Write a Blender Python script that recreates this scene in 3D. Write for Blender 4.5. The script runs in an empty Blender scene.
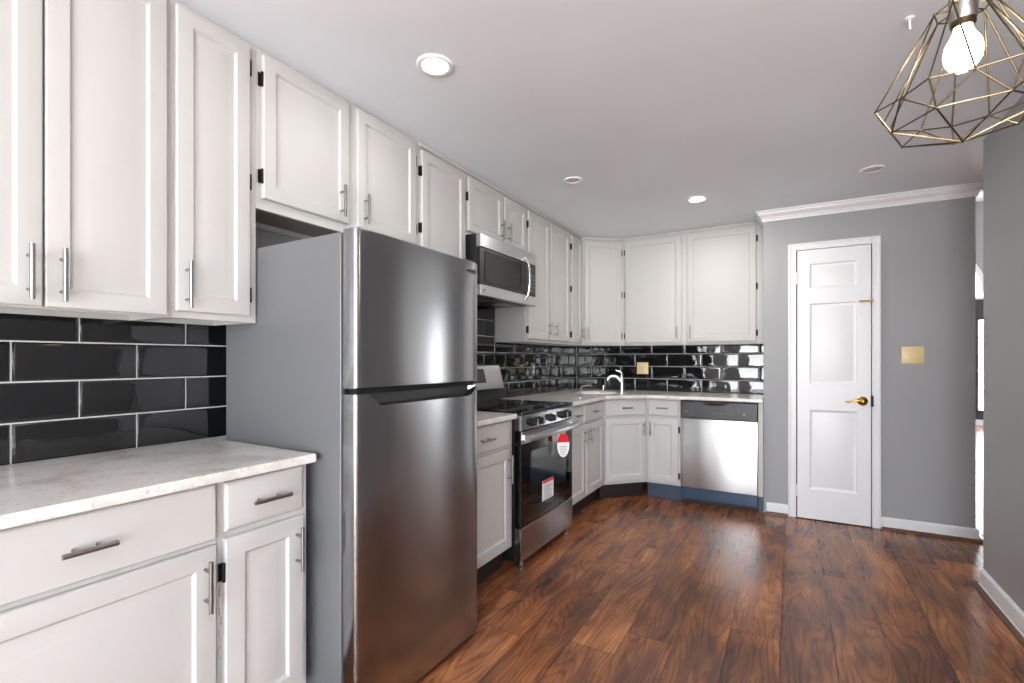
import bpy, bmesh, math, random
from mathutils import Matrix, Vector
random.seed(7)
SC = bpy.context.scene
COL = SC.collection

# ------------------------------------------------------------------ camera, world, exposure
cam_d = bpy.data.cameras.new('camera')
cam = bpy.data.objects.new('camera', cam_d); COL.objects.link(cam)
cam_d.sensor_width = 36.0
cam_d.lens = 36.0 * 479.0 / 1024.0
cam_d.shift_y = (359.5 - 341.5) / 1024.0
cam_d.clip_start = 0.05
cam.location = (0, 0, 1.23)
cam.rotation_euler = (math.radians(90), 0, math.radians(30.2))
SC.camera = cam

SC.view_settings.view_transform = 'Standard'
SC.view_settings.look = 'None'
SC.view_settings.gamma = 1.0
SC.view_settings.use_curve_mapping = False
SC.view_settings.exposure = 0.34

W = bpy.data.worlds.new('sky'); SC.world = W; W.use_nodes = True
wb = W.node_tree.nodes['Background']
# bright overcast sky; brighter lower half added to throw light up at the ceiling
_tc = W.node_tree.nodes.new('ShaderNodeTexCoord'); _sx = W.node_tree.nodes.new('ShaderNodeSeparateXYZ'); _cr = W.node_tree.nodes.new('ShaderNodeValToRGB')
_mr = W.node_tree.nodes.new('ShaderNodeMapRange'); _mr.inputs[1].default_value = -1; _mr.inputs[2].default_value = 1
W.node_tree.links.new(_tc.outputs['Generated'], _sx.inputs[0]); W.node_tree.links.new(_sx.outputs[2], _mr.inputs[0]); W.node_tree.links.new(_mr.outputs[0], _cr.inputs[0])
_cr.color_ramp.elements[0].position = .46; _cr.color_ramp.elements[0].color = (1, 1, .99, 1)
_cr.color_ramp.elements[1].position = .54; _cr.color_ramp.elements[1].color = (.78, .83, .88, 1)
W.node_tree.links.new(_cr.outputs[0], wb.inputs[0])
wb.inputs[1].default_value = 14.5

def portal(name, loc, rot, sx, sy):
    l = bpy.data.lights.new(name, 'AREA'); l.shape = 'RECTANGLE'; l.size = sx; l.size_y = sy
    l.cycles.is_portal = True
    o = bpy.data.objects.new(name, l); COL.objects.link(o); o.location = loc; o.rotation_euler = rot
# daylight openings of the dining end behind the camera (side one added for light) and of the far living room
R90 = math.pi / 2
REAR = (-1.1, 2.5, 0.05, 2.3)     # x0 x1 z0 z1 on the rear wall
SIDE = (-2.9, -2.1, 0.35, 2.15)     # y0 y1 z0 z1 of an unseen window added to light the cabinet faces
HALLW = (9.7, 11.0, 0.1, 2.3)
portal('rear_window_portal', ((REAR[0]+REAR[1])/2, -3.26, (REAR[2]+REAR[3])/2), (R90, 0, 0), REAR[1]-REAR[0], REAR[3]-REAR[2])
portal('added_side_portal', (2.66, (SIDE[0]+SIDE[1])/2, (SIDE[2]+SIDE[3])/2), (R90, 0, R90), SIDE[1]-SIDE[0], SIDE[3]-SIDE[2])
portal('living_window_portal', (5.56, (HALLW[0]+HALLW[1])/2, (HALLW[2]+HALLW[3])/2), (R90, 0, R90), HALLW[1]-HALLW[0], HALLW[3]-HALLW[2])

# ------------------------------------------------------------------ materials
def srgb(r, g, b):
    f = lambda c: (c/255/12.92) if c/255 <= .04045 else ((c/255+.055)/1.055)**2.4
    return (f(r), f(g), f(b), 1)

def mat(name, col=(.8, .8, .8, 1), rough=.5, metal=0.0, **kw):
    m = bpy.data.materials.new(name); m.use_nodes = True
    b = m.node_tree.nodes['Principled BSDF']
    b.inputs['Base Color'].default_value = col
    b.inputs['Roughness'].default_value = rough
    b.inputs['Metallic'].default_value = metal
    for k, v in kw.items():
        b.inputs[k.replace('_', ' ')].default_value = v
    return m

def N(m, t, **kw):
    n = m.node_tree.nodes.new(t)
    for k, v in kw.items():
        if k in n.inputs: n.inputs[k].default_value = v
        else: setattr(n, k, v)
    return n
def L(m, a, b): m.node_tree.links.new(a, b)
def ramp(m, stops):
    r = m.node_tree.nodes.new('ShaderNodeValToRGB')
    e = r.color_ramp.elements
    while len(e) < len(stops): e.new(0.5)
    for i, (p, c) in enumerate(stops): e[i].position = p; e[i].color = c
    return r
def mapped(m, scale, coord='Object'):
    tc = N(m, 'ShaderNodeTexCoord'); mp = N(m, 'ShaderNodeMapping')
    mp.inputs['Scale'].default_value = scale
    L(m, tc.outputs[coord], mp.inputs['Vector']); return mp

def painted(name, col, rough, bump=0.02, scale=(60, 60, 60), var=0.03):
    m = mat(name, col, rough); b = m.node_tree.nodes['Principled BSDF']
    mp = mapped(m, scale); n = N(m, 'ShaderNodeTexNoise'); n.inputs['Scale'].default_value = 1.0; n.inputs['Detail'].default_value = 4
    L(m, mp.outputs[0], n.inputs['Vector'])
    bp = N(m, 'ShaderNodeBump'); bp.inputs['Strength'].default_value = bump; bp.inputs['Distance'].default_value = .01
    L(m, n.outputs[0], bp.inputs['Height']); L(m, bp.outputs[0], b.inputs['Normal'])
    n2 = N(m, 'ShaderNodeTexNoise'); n2.inputs['Scale'].default_value = 1.7
    L(m, mapped(m, (1, 1, 1)).outputs[0], n2.inputs['Vector'])
    lo = tuple(c*(1-var) for c in col[:3])+(1,); hi = tuple(min(1, c*(1+var)) for c in col[:3])+(1,)
    r = ramp(m, [(.3, lo), (.7, hi)]); L(m, n2.outputs[0], r.inputs[0]); L(m, r.outputs[0], b.inputs['Base Color'])
    return m

M = {}
M['wall'] = painted('grey_wall_paint', srgb(161, 162, 164), .55, .03)
M['bouncewall'] = painted('white_bounce_wall_paint', srgb(236, 236, 234), .6, .02)  # unseen walls made white to bounce light into the kitchen
M['ceiling'] = painted('ceiling_paint', srgb(232, 237, 243), .5, .02)
M['cab'] = painted('white_cabinet_paint', srgb(192, 191, 189), .5, .05, (25, 25, 160), .015)
M['cabside'] = painted('cabinet_side_laminate', srgb(196, 196, 200), .4, .01)
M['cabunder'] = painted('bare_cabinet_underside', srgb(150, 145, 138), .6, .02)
M['trim'] = mat('white_trim_paint', srgb(238, 238, 240), .35)
M['whitedoor'] = mat('white_door_paint', srgb(238, 239, 242), .35)
M['black'] = mat('black_plastic', srgb(18, 18, 19), .4)
M['iron'] = mat('black_hinge_iron', srgb(30, 29, 28), .45, .6)
M['gasket_and_gap'] = mat('dark_gasket_and_gap', srgb(12, 12, 12), .7)
M['chrome'] = mat('polished_chrome', (.8, .8, .81, 1), .08, 1)
M['nickel'] = mat('brushed_nickel', (.30, .295, .29, 1), .28, 1)
M['brass'] = mat('polished_brass', srgb(222, 178, 84), .18, 1)
M['aged'] = mat('aged_brass', srgb(140, 104, 50), .3, 1)
M['almond'] = mat('almond_plastic', srgb(238, 214, 160), .35)
M['toe'] = painted('dark_toe_kick', srgb(40, 28, 24), .6, .1)
M['bluefilm'] = mat('blue_protective_film', srgb(48, 68, 96), .2, 0.0)
M['darkblue'] = mat('blue_plinth_vinyl', srgb(58, 72, 92), .35, 0.0)
M['blackglass'] = mat('black_glass', srgb(10, 10, 11), .04)
M['cooktop'] = mat('black_ceramic_glass', srgb(9, 9, 10), .06)
M['charcoal'] = mat('charcoal_control_panel', srgb(52, 52, 55), .35, .3)
M['fridgeside'] = painted('grey_fridge_side', srgb(120, 121, 124), .42, .05, (220, 220, 220), .02)
M['fridgeside'].node_tree.nodes['Principled BSDF'].inputs['Metallic'].default_value = .35
M['gap'] = mat('dark_gap', srgb(20, 19, 18), .9)
M['red'] = mat('red_print', srgb(220, 30, 36), .4)
M['paper'] = mat('white_paper', srgb(236, 236, 238), .6)
M['ink'] = mat('grey_print', srgb(120, 120, 124), .6)
M['porcelain'] = mat('white_sink_enamel', srgb(236, 232, 224), .15)
M['screen'] = mat('dark_display', srgb(22, 24, 26), .1)
M['grout'] = painted('light_grout', srgb(196, 196, 194), .8, .1)
M['bronze'] = mat('antique_brass_wire', srgb(98, 85, 64), .3, 1)
M['socket'] = mat('brushed_socket', (.35, .34, .33, 1), .35, 1)
M['frame'] = mat('dark_painted_door', srgb(66, 66, 70), .4)

def steel(name, col, rough, aniso=.75):
    m = mat(name, col, rough, 1.0)
    b = m.node_tree.nodes['Principled BSDF']
    b.inputs['Anisotropic'].default_value = aniso
    t = N(m, 'ShaderNodeTangent'); t.direction_type = 'RADIAL'; t.axis = 'Z'
    L(m, t.outputs[0], b.inputs['Tangent'])
    b.inputs['Anisotropic Rotation'].default_value = .25
    return m
M['steel'] = steel('brushed_stainless', (.36, .362, .37, 1), .18, .85)
M['steel_light'] = steel('brushed_stainless_light', (.54, .54, .54, 1), .3)

def tile_mat():
    m = mat('black_glazed_tile', srgb(22, 23, 25), .05)
    b = m.node_tree.nodes['Principled BSDF']
    b.inputs['Specular IOR Level'].default_value = .8
    n = N(m, 'ShaderNodeTexNoise'); n.inputs['Scale'].default_value = 1; n.inputs['Detail'].default_value = 1
    L(m, mapped(m, (9, 9, 9)).outputs[0], n.inputs['Vector'])
    bp = N(m, 'ShaderNodeBump'); bp.inputs['Strength'].default_value = .12; bp.inputs['Distance'].default_value = .02
    L(m, n.outputs[0], bp.inputs['Height']); L(m, bp.outputs[0], b.inputs['Normal'])
    return m
M['tile'] = tile_mat()

def quartz():
    m = mat('white_quartz', rough=.16); b = m.node_tree.nodes['Principled BSDF']
    mp = mapped(m, (1, 1, 1))
    n1 = N(m, 'ShaderNodeTexNoise'); n1.inputs['Scale'].default_value = 9; n1.inputs['Detail'].default_value = 8; n1.inputs['Roughness'].default_value = .65
    n2 = N(m, 'ShaderNodeTexNoise'); n2.inputs['Scale'].default_value = 85; n2.inputs['Detail'].default_value = 5
    L(m, mp.outputs[0], n1.inputs['Vector']); L(m, mp.outputs[0], n2.inputs['Vector'])
    r1 = ramp(m, [(.35, srgb(205, 199, 194)), (.5, srgb(224, 220, 216)), (.65, srgb(231, 229, 226))])
    r2 = ramp(m, [(.30, srgb(150, 146, 143)), (.40, (1, 1, 1, 1))])
    L(m, n1.outputs[0], r1.inputs[0]); L(m, n2.outputs[0], r2.inputs[0])
    mx = N(m, 'ShaderNodeMix', data_type='RGBA', blend_type='MULTIPLY'); mx.inputs[0].default_value = .45
    L(m, r1.outputs[0], mx.inputs[6]); L(m, r2.outputs[0], mx.inputs[7]); L(m, mx.outputs[2], b.inputs['Base Color'])
    return m
M['quartz'] = quartz()

def wood():
    m = mat('scraped_hickory_planks', rough=.3); b = m.node_tree.nodes['Principled BSDF']
    at = N(m, 'ShaderNodeAttribute'); at.attribute_name = 'plank'
    tc = N(m, 'ShaderNodeTexCoord')
    off = N(m, 'ShaderNodeVectorMath', operation='SCALE'); off.inputs['Scale'].default_value = 17.0
    L(m, at.outputs['Color'], off.inputs[0])
    add = N(m, 'ShaderNodeVectorMath', operation='ADD'); L(m, tc.outputs['Object'], add.inputs[0]); L(m, off.outputs[0], add.inputs[1])
    def noise(s, det, ro=.5):
        mp = N(m, 'ShaderNodeMapping'); mp.inputs['Scale'].default_value = s; L(m, add.outputs[0], mp.inputs['Vector'])
        n = N(m, 'ShaderNodeTexNoise'); n.inputs['Scale'].default_value = 1; n.inputs['Detail'].default_value = det; n.inputs['Roughness'].default_value = ro
        L(m, mp.outputs[0], n.inputs['Vector']); return n
    def math_(op, x, y):
        n = N(m, 'ShaderNodeMath', operation=op)
        for i, q in enumerate((x, y)):
            if q is None: continue
            if isinstance(q, (int, float)): n.inputs[i].default_value = q
            else: L(m, q, n.inputs[i])
        return n.outputs[0]
    def mulc(c1, c2, f):
        mx = N(m, 'ShaderNodeMix', data_type='RGBA', blend_type='MULTIPLY'); mx.inputs[0].default_value = f
        L(m, c1, mx.inputs[6]); L(m, c2, mx.inputs[7]); return mx.outputs[2]
    # broad soft tone drift inside a board, colour streaks along it
    a = noise((5.0, 1.8, 1), 2, .45); a2 = noise((22, 3.2, 1), 3, .5)
    t_ = math_('ADD', math_('MULTIPLY', a.outputs[0], .62), math_('MULTIPLY', a2.outputs[0], .38))
    ra = ramp(m, [(.30, srgb(84, 55, 44)), (.42, srgb(114, 73, 52)), (.54, srgb(148, 93, 60)), (.68, srgb(184, 122, 76))])
    ra.color_ramp.interpolation = 'EASE'
    L(m, t_, ra.inputs[0])
    # flame figure: contour lines of a smooth noise plus a drift across the board
    gn = noise((4.5, .9, 1), 2, .45)
    gs = N(m, 'ShaderNodeSeparateXYZ'); L(m, tc.outputs['Object'], gs.inputs[0])
    ph = math_('ADD', math_('MULTIPLY', gs.outputs[0], 210.0), math_('MULTIPLY', gn.outputs[0], 125.0))
    sn = math_('MULTIPLY_ADD', math_('SINE', ph, None), .5); sn.node.inputs[2].default_value = .5
    rw = ramp(m, [(.55, (1, 1, 1, 1)), (.97, (.58, .50, .45, 1))]); L(m, sn, rw.inputs[0])
    # fine pores
    f = noise((150, 9, 1), 3, .6)
    rf = ramp(m, [(.34, (.55, .5, .47, 1)), (.5, (1, 1, 1, 1))]); L(m, f.outputs[0], rf.inputs[0])
    col = mulc(mulc(ra.outputs[0], rw.outputs[0], .65), rf.outputs[0], .7)
    sep = N(m, 'ShaderNodeSeparateColor'); L(m, at.outputs['Color'], sep.inputs[0])
    mr = N(m, 'ShaderNodeMapRange'); mr.inputs[3].default_value = .80; mr.inputs[4].default_value = 1.22; L(m, sep.outputs[1], mr.inputs[0])
    hs = N(m, 'ShaderNodeHueSaturation'); L(m, mr.outputs[0], hs.inputs['Value']); L(m, col, hs.inputs['Color'])
    L(m, hs.outputs[0], b.inputs['Base Color'])
    b.inputs['Roughness'].default_value = .27
    sc = noise((12, 4, 1), 1)
    bp = N(m, 'ShaderNodeBump'); bp.inputs['Strength'].default_value = .18; bp.inputs['Distance'].default_value = .01
    L(m, sc.outputs[0], bp.inputs['Height']); L(m, bp.outputs[0], b.inputs['Normal'])
    return m
M['wood'] = wood()

def emit(name, col, s):
    m = bpy.data.materials.new(name); m.use_nodes = True
    b = m.node_tree.nodes['Principled BSDF']
    b.inputs['Base Color'].default_value = (1, 1, 1, 1)
    b.inputs['Emission Color'].default_value = col; b.inputs['Emission Strength'].default_value = s
    return m
M['lamp'] = emit('lit_lamp_lens', (1, .96, .88, 1), 22)
M['lamp_off'] = mat('unlit_lamp_lens', srgb(205, 205, 205), .4)
M['bulb'] = emit('lit_bulb_glass', (1, .86, .62, 1), 26)

def glass():
    m = bpy.data.materials.new('window_glass'); m.use_nodes = True
    nt = m.node_tree; nt.nodes.clear()
    o = nt.nodes.new('ShaderNodeOutputMaterial'); mx = nt.nodes.new('ShaderNodeMixShader'); t = nt.nodes.new('ShaderNodeBsdfTransparent'); g = nt.nodes.new('ShaderNodeBsdfGlossy')
    g.inputs['Roughness'].default_value = .02; mx.inputs[0].default_value = .06
    nt.links.new(t.outputs[0], mx.inputs[1]); nt.links.new(g.outputs[0], mx.inputs[2]); nt.links.new(mx.outputs[0], o.inputs[0])
    return m
M['glass'] = glass()

# ------------------------------------------------------------------ mesh helpers
class MB:
    def __init__(s): s.v = []; s.f = []
    def box(s, x0, x1, y0, y1, z0, z1):
        i = len(s.v)
        s.v += [(x, y, z) for z in (z0, z1) for y in (y0, y1) for x in (x0, x1)]
        s.f += [tuple(i+k for k in q) for q in ((0,2,3,1),(4,5,7,6),(0,1,5,4),(2,6,7,3),(0,4,6,2),(1,3,7,5))]
        return s
    def prism(s, poly, z0, z1, axis='z'):
        def P(a, b, c): return {'z': (a, b, c), 'y': (a, c, b), 'x': (c, a, b)}[axis]
        i = len(s.v); n = len(poly)
        s.v += [P(a, b, z0) for a, b in poly] + [P(a, b, z1) for a, b in poly]
        s.f.append(tuple(range(i+n-1, i-1, -1))); s.f.append(tuple(range(i+n, i+2*n)))
        for k in range(n):
            k2 = (k+1) % n; s.f.append((i+k, i+k2, i+n+k2, i+n+k))
        return s
    def rings(s, x0, x1, z0, z1, prof):
        """raised rectangular profile facing -y: prof = [(inset, y), ...]"""
        i0 = len(s.v)
        for ins, y in prof:
            s.v += [(x0+ins, y, z0+ins), (x1-ins, y, z0+ins), (x1-ins, y, z1-ins), (x0+ins, y, z1-ins)]
        for r in range(len(prof)-1):
            a = i0+4*r; b = a+4
            for k in range(4):
                k2 = (k+1) % 4; s.f.append((a+k, a+k2, b+k2, b+k))
        e = i0+4*(len(prof)-1); s.f.append((e, e+1, e+2, e+3)); s.f.append((i0+3, i0+2, i0+1, i0))
        return s
    def path(s, pts, r, n=10, cap=True, flat=None):
        pts = [Vector(p) for p in pts]; rs = r if isinstance(r, (list, tuple)) else [r]*len(pts)
        i0 = len(s.v); up = None
        for k, p in enumerate(pts):
            d = (pts[min(k+1, len(pts)-1)] - pts[max(k-1, 0)]).normalized()
            if up is None:
                up = d.orthogonal().normalized() if flat is None else Vector(flat)
            up = (up - d*up.dot(d)).normalized(); side = d.cross(up)
            for j in range(n):
                a = 2*math.pi*j/n
                s.v.append(tuple(p + (up*math.cos(a) + side*math.sin(a))*rs[k]))
        for k in range(len(pts)-1):
            for j in range(n):
                j2 = (j+1) % n; a = i0+k*n; b = a+n
                s.f.append((a+j, a+j2, b+j2, b+j))
        if cap:
            s.f.append(tuple(range(i0+n-1, i0-1, -1))); e = i0+(len(pts)-1)*n; s.f.append(tuple(range(e, e+n)))
        return s
    def lathe(s, prof, c=(0, 0, 0), n=32, axis='z', cap0=True, cap1=True):
        i0 = len(s.v)
        for r, h in prof:
            for j in range(n):
                a = 2*math.pi*j/n; u, w = r*math.cos(a), r*math.sin(a)
                v = {'z': (u, w, h), 'y': (u, h, w), 'x': (h, u, w)}[axis]
                s.v.append((c[0]+v[0], c[1]+v[1], c[2]+v[2]))
        for k in range(len(prof)-1):
            for j in range(n):
                j2 = (j+1) % n; a = i0+k*n; b = a+n
                s.f.append((a+j, a+j2, b+j2, b+j))
        if cap0: s.f.append(tuple(range(i0+n-1, i0-1, -1)))
        if cap1: e = i0+(len(prof)-1)*n; s.f.append(tuple(range(e, e+n)))
        return s
    def xf(s, m, start=0):
        s.v = s.v[:start] + [tuple(m @ Vector(v)) for v in s.v[start:]]; return s
    def build(s, name, m, parent=None, bevel=0, seg=2, sharp=35, loc=None, rz=0):
        me = bpy.data.meshes.new(name); me.from_pydata(s.v, [], s.f)
        bm = bmesh.new(); bm.from_mesh(me); bmesh.ops.recalc_face_normals(bm, faces=bm.faces); bm.to_mesh(me); bm.free()
        for p in me.polygons: p.use_smooth = True
        me.set_sharp_from_angle(angle=math.radians(sharp))
        me.materials.append(M[m] if isinstance(m, str) else m)
        o = bpy.data.objects.new(name, me); COL.objects.link(o)
        if parent: o.parent = parent
        if loc: o.location = loc
        if rz: o.rotation_euler.z = rz
        if bevel:
            b = o.modifiers.new('bevel', 'BEVEL'); b.width = bevel; b.segments = seg; b.limit_method = 'ANGLE'; b.angle_limit = math.radians(40); b.harden_normals = True
        return o

def thing(name, label, cat, loc=(0, 0, 0), rz=0, group=None):
    o = bpy.data.objects.new(name, None); o.empty_display_size = .1; COL.objects.link(o)
    o.location = loc; o.rotation_euler = (0, 0, rz)
    o['label'] = label; o['category'] = cat
    if group: o['group'] = group
    return o
def tag(o, label, cat, group=None):
    o['label'] = label; o['category'] = cat
    if group: o['group'] = group
    return o
def struct(o): o['kind'] = 'structure'; return o
def B(*a): return MB().box(*a)

CEIL = 2.418
XW, YW = -2.04, 4.90          # left wall face, kitchen back wall face
XT, YT = -2.03, 4.89          # tile faces

# ------------------------------------------------------------------ the room
def build_floor():
    xs0, w = -.237, .1985
    rng = random.Random(3)
    fixed = {-1: 2.81, 0: 2.40, 2: 3.26, 3: 2.80, 4: 3.75}
    verts, faces, cols = [], [], []
    g = .0013
    k0 = int((XW-.3-xs0)//w); k1 = int((5.5-xs0)//w)+1
    for k in range(k0, k1+1):
        a, b = max(xs0+k*w, XW-.1), min(xs0+(k+1)*w, 5.6)
        if b <= a: continue
        ln = 1.22; j0 = fixed.get(k, rng.uniform(0, ln)); y = j0 - ln*math.ceil((j0+3.3)/ln)
        while y < 12.5:
            c0, c1 = max(y, -3.3), min(y+ln, 12.5)
            if c1 > c0:
                i = len(verts)
                verts += [(a+g, c0+g, 0), (b-g, c0+g, 0), (b-g, c1-g, 0), (a+g, c1-g, 0)]
                faces += [(i, i+1, i+2, i+3)]
                c = (rng.random(), rng.random(), rng.random(), 1); cols += [c]*4
            y += ln
    me = bpy.data.meshes.new('floor'); me.from_pydata(verts, [], faces)
    ca = me.color_attributes.new('plank', 'FLOAT_COLOR', 'CORNER')
    for i, c in enumerate(cols): ca.data[i].color = c
    me.materials.append(M['wood'])
    o = bpy.data.objects.new('floor', me); COL.objects.link(o); struct(o)
    struct(B(XW-.1, 5.6, -3.3, 12.5, -.1, -.002).build('floor_base', 'gap'))
build_floor()
WT = .12
struct(B(XW-WT, XW, -3.2-WT, YW+WT, 0, CEIL).build('wall_left', 'wall'))
struct(B(XW, -.19, YW, YW+WT, 0, CEIL).build('wall_back', 'wall'))
def slab_hole(name, axis, a0, a1, p0, p1, z1, holes, m='bouncewall'):
    """wall along axis a (x or y) with thickness p0..p1 and rectangular openings"""
    mb = MB(); cuts = sorted(holes)
    def put(u0, u1, z0, zz):
        if axis == 'x': mb.box(u0, u1, p0, p1, z0, zz)
        else: mb.box(p0, p1, u0, u1, z0, zz)
    x = a0
    for (h0, h1, z0, zz) in cuts:
        put(x, h0, 0, z1)
        if z0 > 0: put(h0, h1, 0, z0)
        put(h0, h1, zz, z1); x = h1
    put(x, a1, 0, z1)
    return struct(mb.build(name, m))
slab_hole('wall_rear', 'x', XW-WT, 2.6+WT, -3.2-WT, -3.2, CEIL, [REAR])
slab_hole('wall_dining', 'y', -3.2, .6, 2.6, 2.6+WT, CEIL, [SIDE])
struct(B(1.02, 2.6, .6, .72, 0, CEIL).build('wall_divider', 'bouncewall'))
struct(B(.90, 1.02, .6, 3.52, 0, CEIL).build('wall_right', 'wall'))
struct(B(2.6, 5.5, .6, .72, 0, CEIL).build('wall_hall', 'wall'))
slab_hole('wall_living', 'y', .72, 12.2, 5.5, 5.5+WT, 4.2, [HALLW])
struct(B(-2.2, 5.62, -3.32, 4.6, CEIL, CEIL+.1).build('ceiling', 'ceiling'))
struct(B(-2.2, 1.07, 4.6, 5.3, CEIL, CEIL+.1).build('ceiling_alcove', 'ceiling'))
struct(B(1.07, 5.62, 4.5, 4.6, CEIL+.1, 4.2).build('wall_header', 'wall'))
struct(B(1.0, 5.62, 4.5, 12.32, 4.2, 4.3).build('ceiling_living', 'ceiling'))
struct(B(.95, 1.07, 5.2, 12.2, 0, 4.2).build('wall_inner', 'wall'))

# closet wall, slightly out of square with the cabinets
P0 = Vector((-.19, 4.355, 0)); PHI = math.atan(.025); PL = 1.273
cw = struct(B(0, PL, 0, .115, 0, CEIL).build('wall_closet', 'wall', loc=P0, rz=PHI))
struct(B(-.19, -.075, 4.36, YW+WT, 0, CEIL).build('wall_return', 'wall'))
struct(B(.955, 1.07, 4.56, 5.2, 0, CEIL).build('wall_closet_side', 'wall'))

def crown_profile(p=.055, h=.082):
    return [(0, 0), (-p, 0), (-p, -.012), (-p+.010, -.016), (-p+.014, -.030), (-p+.030, -.045), (-p+.040, -.052), (-.018, -.062), (-.012, -.066), (-.010, -h), (0, -h)]
def run_profile(prof, path, z, name, closed=False, m='trim', loc=None, rz=0):
    """sweep (outward, dz) profile along a 2D path (room on the left-hand normal), mitred"""
    mb = MB(); n = len(prof); pts = [Vector(p) for p in path]
    for k, p in enumerate(pts):
        ds = []
        if k > 0: ds.append((pts[k]-pts[k-1]).normalized())
        if k < len(pts)-1: ds.append((pts[k+1]-pts[k]).normalized())
        nn = [Vector((-d.y, d.x)) for d in ds]
        if len(nn) == 2: b = (nn[0]+nn[1]); b = b/(b.dot(nn[0]))
        else: b = nn[0]
        for (o, dz) in prof: mb.v.append((p.x+b.x*o, p.y+b.y*o, z+dz))
    for k in range(len(pts)-1):
        for j in range(n):
            j2 = (j+1) % n; a = k*n; c = a+n
            mb.f.append((a+j, a+j2, c+j2, c+j))
    mb.f.append(tuple(range(n))); e = (len(pts)-1)*n; mb.f.append(tuple(range(e+n-1, e-1, -1)))
    return struct(mb.build(name, m, loc=loc, rz=rz, sharp=25))
# crown round the closet wall: left return, front, right return
run_profile(crown_profile(), [(0, .22), (0, 0), (PL, 0), (PL, .20)], CEIL-.001, 'trim_1', loc=P0, rz=PHI)
def base_prof(h=.085, t=.014):
    return [(0, 0), (-t-.010, 0), (-t-.010, .006), (-t-.004, .014), (-t, .018), (-t, h-.012), (-t+.005, h-.002), (-t+.008, h), (0, h)]
M['shoe'] = mat('brown_shoe_moulding', srgb(96, 60, 42), .4)
SHOE = [(-.024, 0), (-.042, 0), (-.041, .007), (-.036, .014), (-.030, .018), (-.024, .019)]
def l2(x0, x1): return [(x0, 0), (x1, 0)]
CO0, CO1 = .172, .757        # casing outer edges along the closet wall
run_profile(base_prof(), [(0.02, 0), (CO0-.001, 0)], 0.0005, 'baseboard_closet_left', loc=P0, rz=PHI)
run_profile(base_prof(), [(CO1+.001, 0), (PL, 0), (PL, .11)], 0.0005, 'baseboard_closet_right', loc=P0, rz=PHI)
run_profile(SHOE, [(0.02, 0), (CO0-.001, 0)], 0.0005, 'trim_5', m='shoe', loc=P0, rz=PHI)
run_profile(SHOE, [(CO1+.001, 0), (PL, 0), (PL, .11)], 0.0005, 'trim_6', m='shoe', loc=P0, rz=PHI)
run_profile(SHOE, [(1.02, 3.3), (1.02, 3.52), (.90, 3.52), (.90, .6)], 0.0005, 'trim_7', m='shoe')
run_profile(base_prof(.1), [(1.02, 3.3), (1.02, 3.52), (.90, 3.52), (.90, .6)], 0.0005, 'baseboard_right')
struct(B(1.12, 5.5, 12.18, 12.2, 0, .1).build('baseboard_far', 'trim'))

# far wall of the living room: front door with arched transom
def far_wall():
    dx0, dx1 = 1.14, 3.14
    mb = MB()
    mb.box(.95, dx0, 12.2, 12.32, 0, 4.2); mb.box(3.34, 5.62, 12.2, 12.32, 0, 2.36); mb.box(dx1, 5.62, 12.2, 12.32, 2.36, 4.2)
    n = 28; cx = (dx0+dx1)/2; r = (dx1-dx0)/2; zs = 2.36; ky = 1.15
    def arc(i, rr): a = math.pi - math.pi*i/n; return (cx+rr*math.cos(a), zs+rr*ky*math.sin(a))
    for i in range(n):
        p, q = arc(i, r), arc(i+1, r)
        mb.prism([p, q, (q[0], 4.2), (p[0], 4.2)], 12.2, 12.32, 'y')
    struct(mb.build('wall_far', 'wall'))
    c = MB()
    for i in range(n):
        c.prism([arc(i, r-.03), arc(i+1, r-.03), arc(i+1, r+.05), arc(i, r+.05)], 12.17, 12.199, 'y')
    struct(c.build('trim_2', 'trim'))
    w1 = struct(B(dx0, dx1, 12.22, 12.25, zs, zs+.05).build('window_1', 'trim'))
    g = MB(); g.prism([arc(i, r) for i in range(n+1)], 12.235, 12.24, 'y').build('pane', 'glass', w1)
    m = MB()
    for a in (45, 90, 135):
        a = math.radians(a); m.path([(cx, 12.235, zs+.05), (cx+r*math.cos(a), 12.235, zs+r*ky*math.sin(a))], .015, 6)
    m.build('muntin', 'trim', w1)
    def glazed(name, a, b, st, str_, cols, handle=None):
        d = MB(); d.box(a, a+st, 12.2, 12.25, .0, 2.359); d.box(b-str_, b, 12.2, 12.25, 0, 2.359); d.box(a+st, b-str_, 12.2, 12.25, 0, .28); d.box(a+st, b-str_, 12.2, 12.25, 1.97, 2.359)
        o = struct(d.build(name, 'frame'))
        B(a+st, b-str_, 12.222, 12.228, .28, 1.97).build('pane', 'glass', o)
        mm = MB()
        for z in (.62, .96, 1.30, 1.64): mm.box(a+st, b-str_, 12.21, 12.24, z-.014, z+.014)
        for k in range(1, cols): x = a+st+(b-str_-a-st)*k/cols; mm.box(x-.012, x+.012, 12.21, 12.24, .28, 1.97)
        mm.build('muntin', 'frame', o)
        if handle: MB().lathe([(.03, 0), (.03, -.04)], (handle, 12.2, 1.0), 12, 'y').build('door_handle', 'nickel', o)
    glazed('door_2', dx0, 2.09, .12, .12, 3, 2.03)
    glazed('door_3', 2.092, 3.0, .12, .12, 3, 2.15)
    glazed('window_5', 3.002, 3.339, .05, .06, 1)
far_wall()
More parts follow.
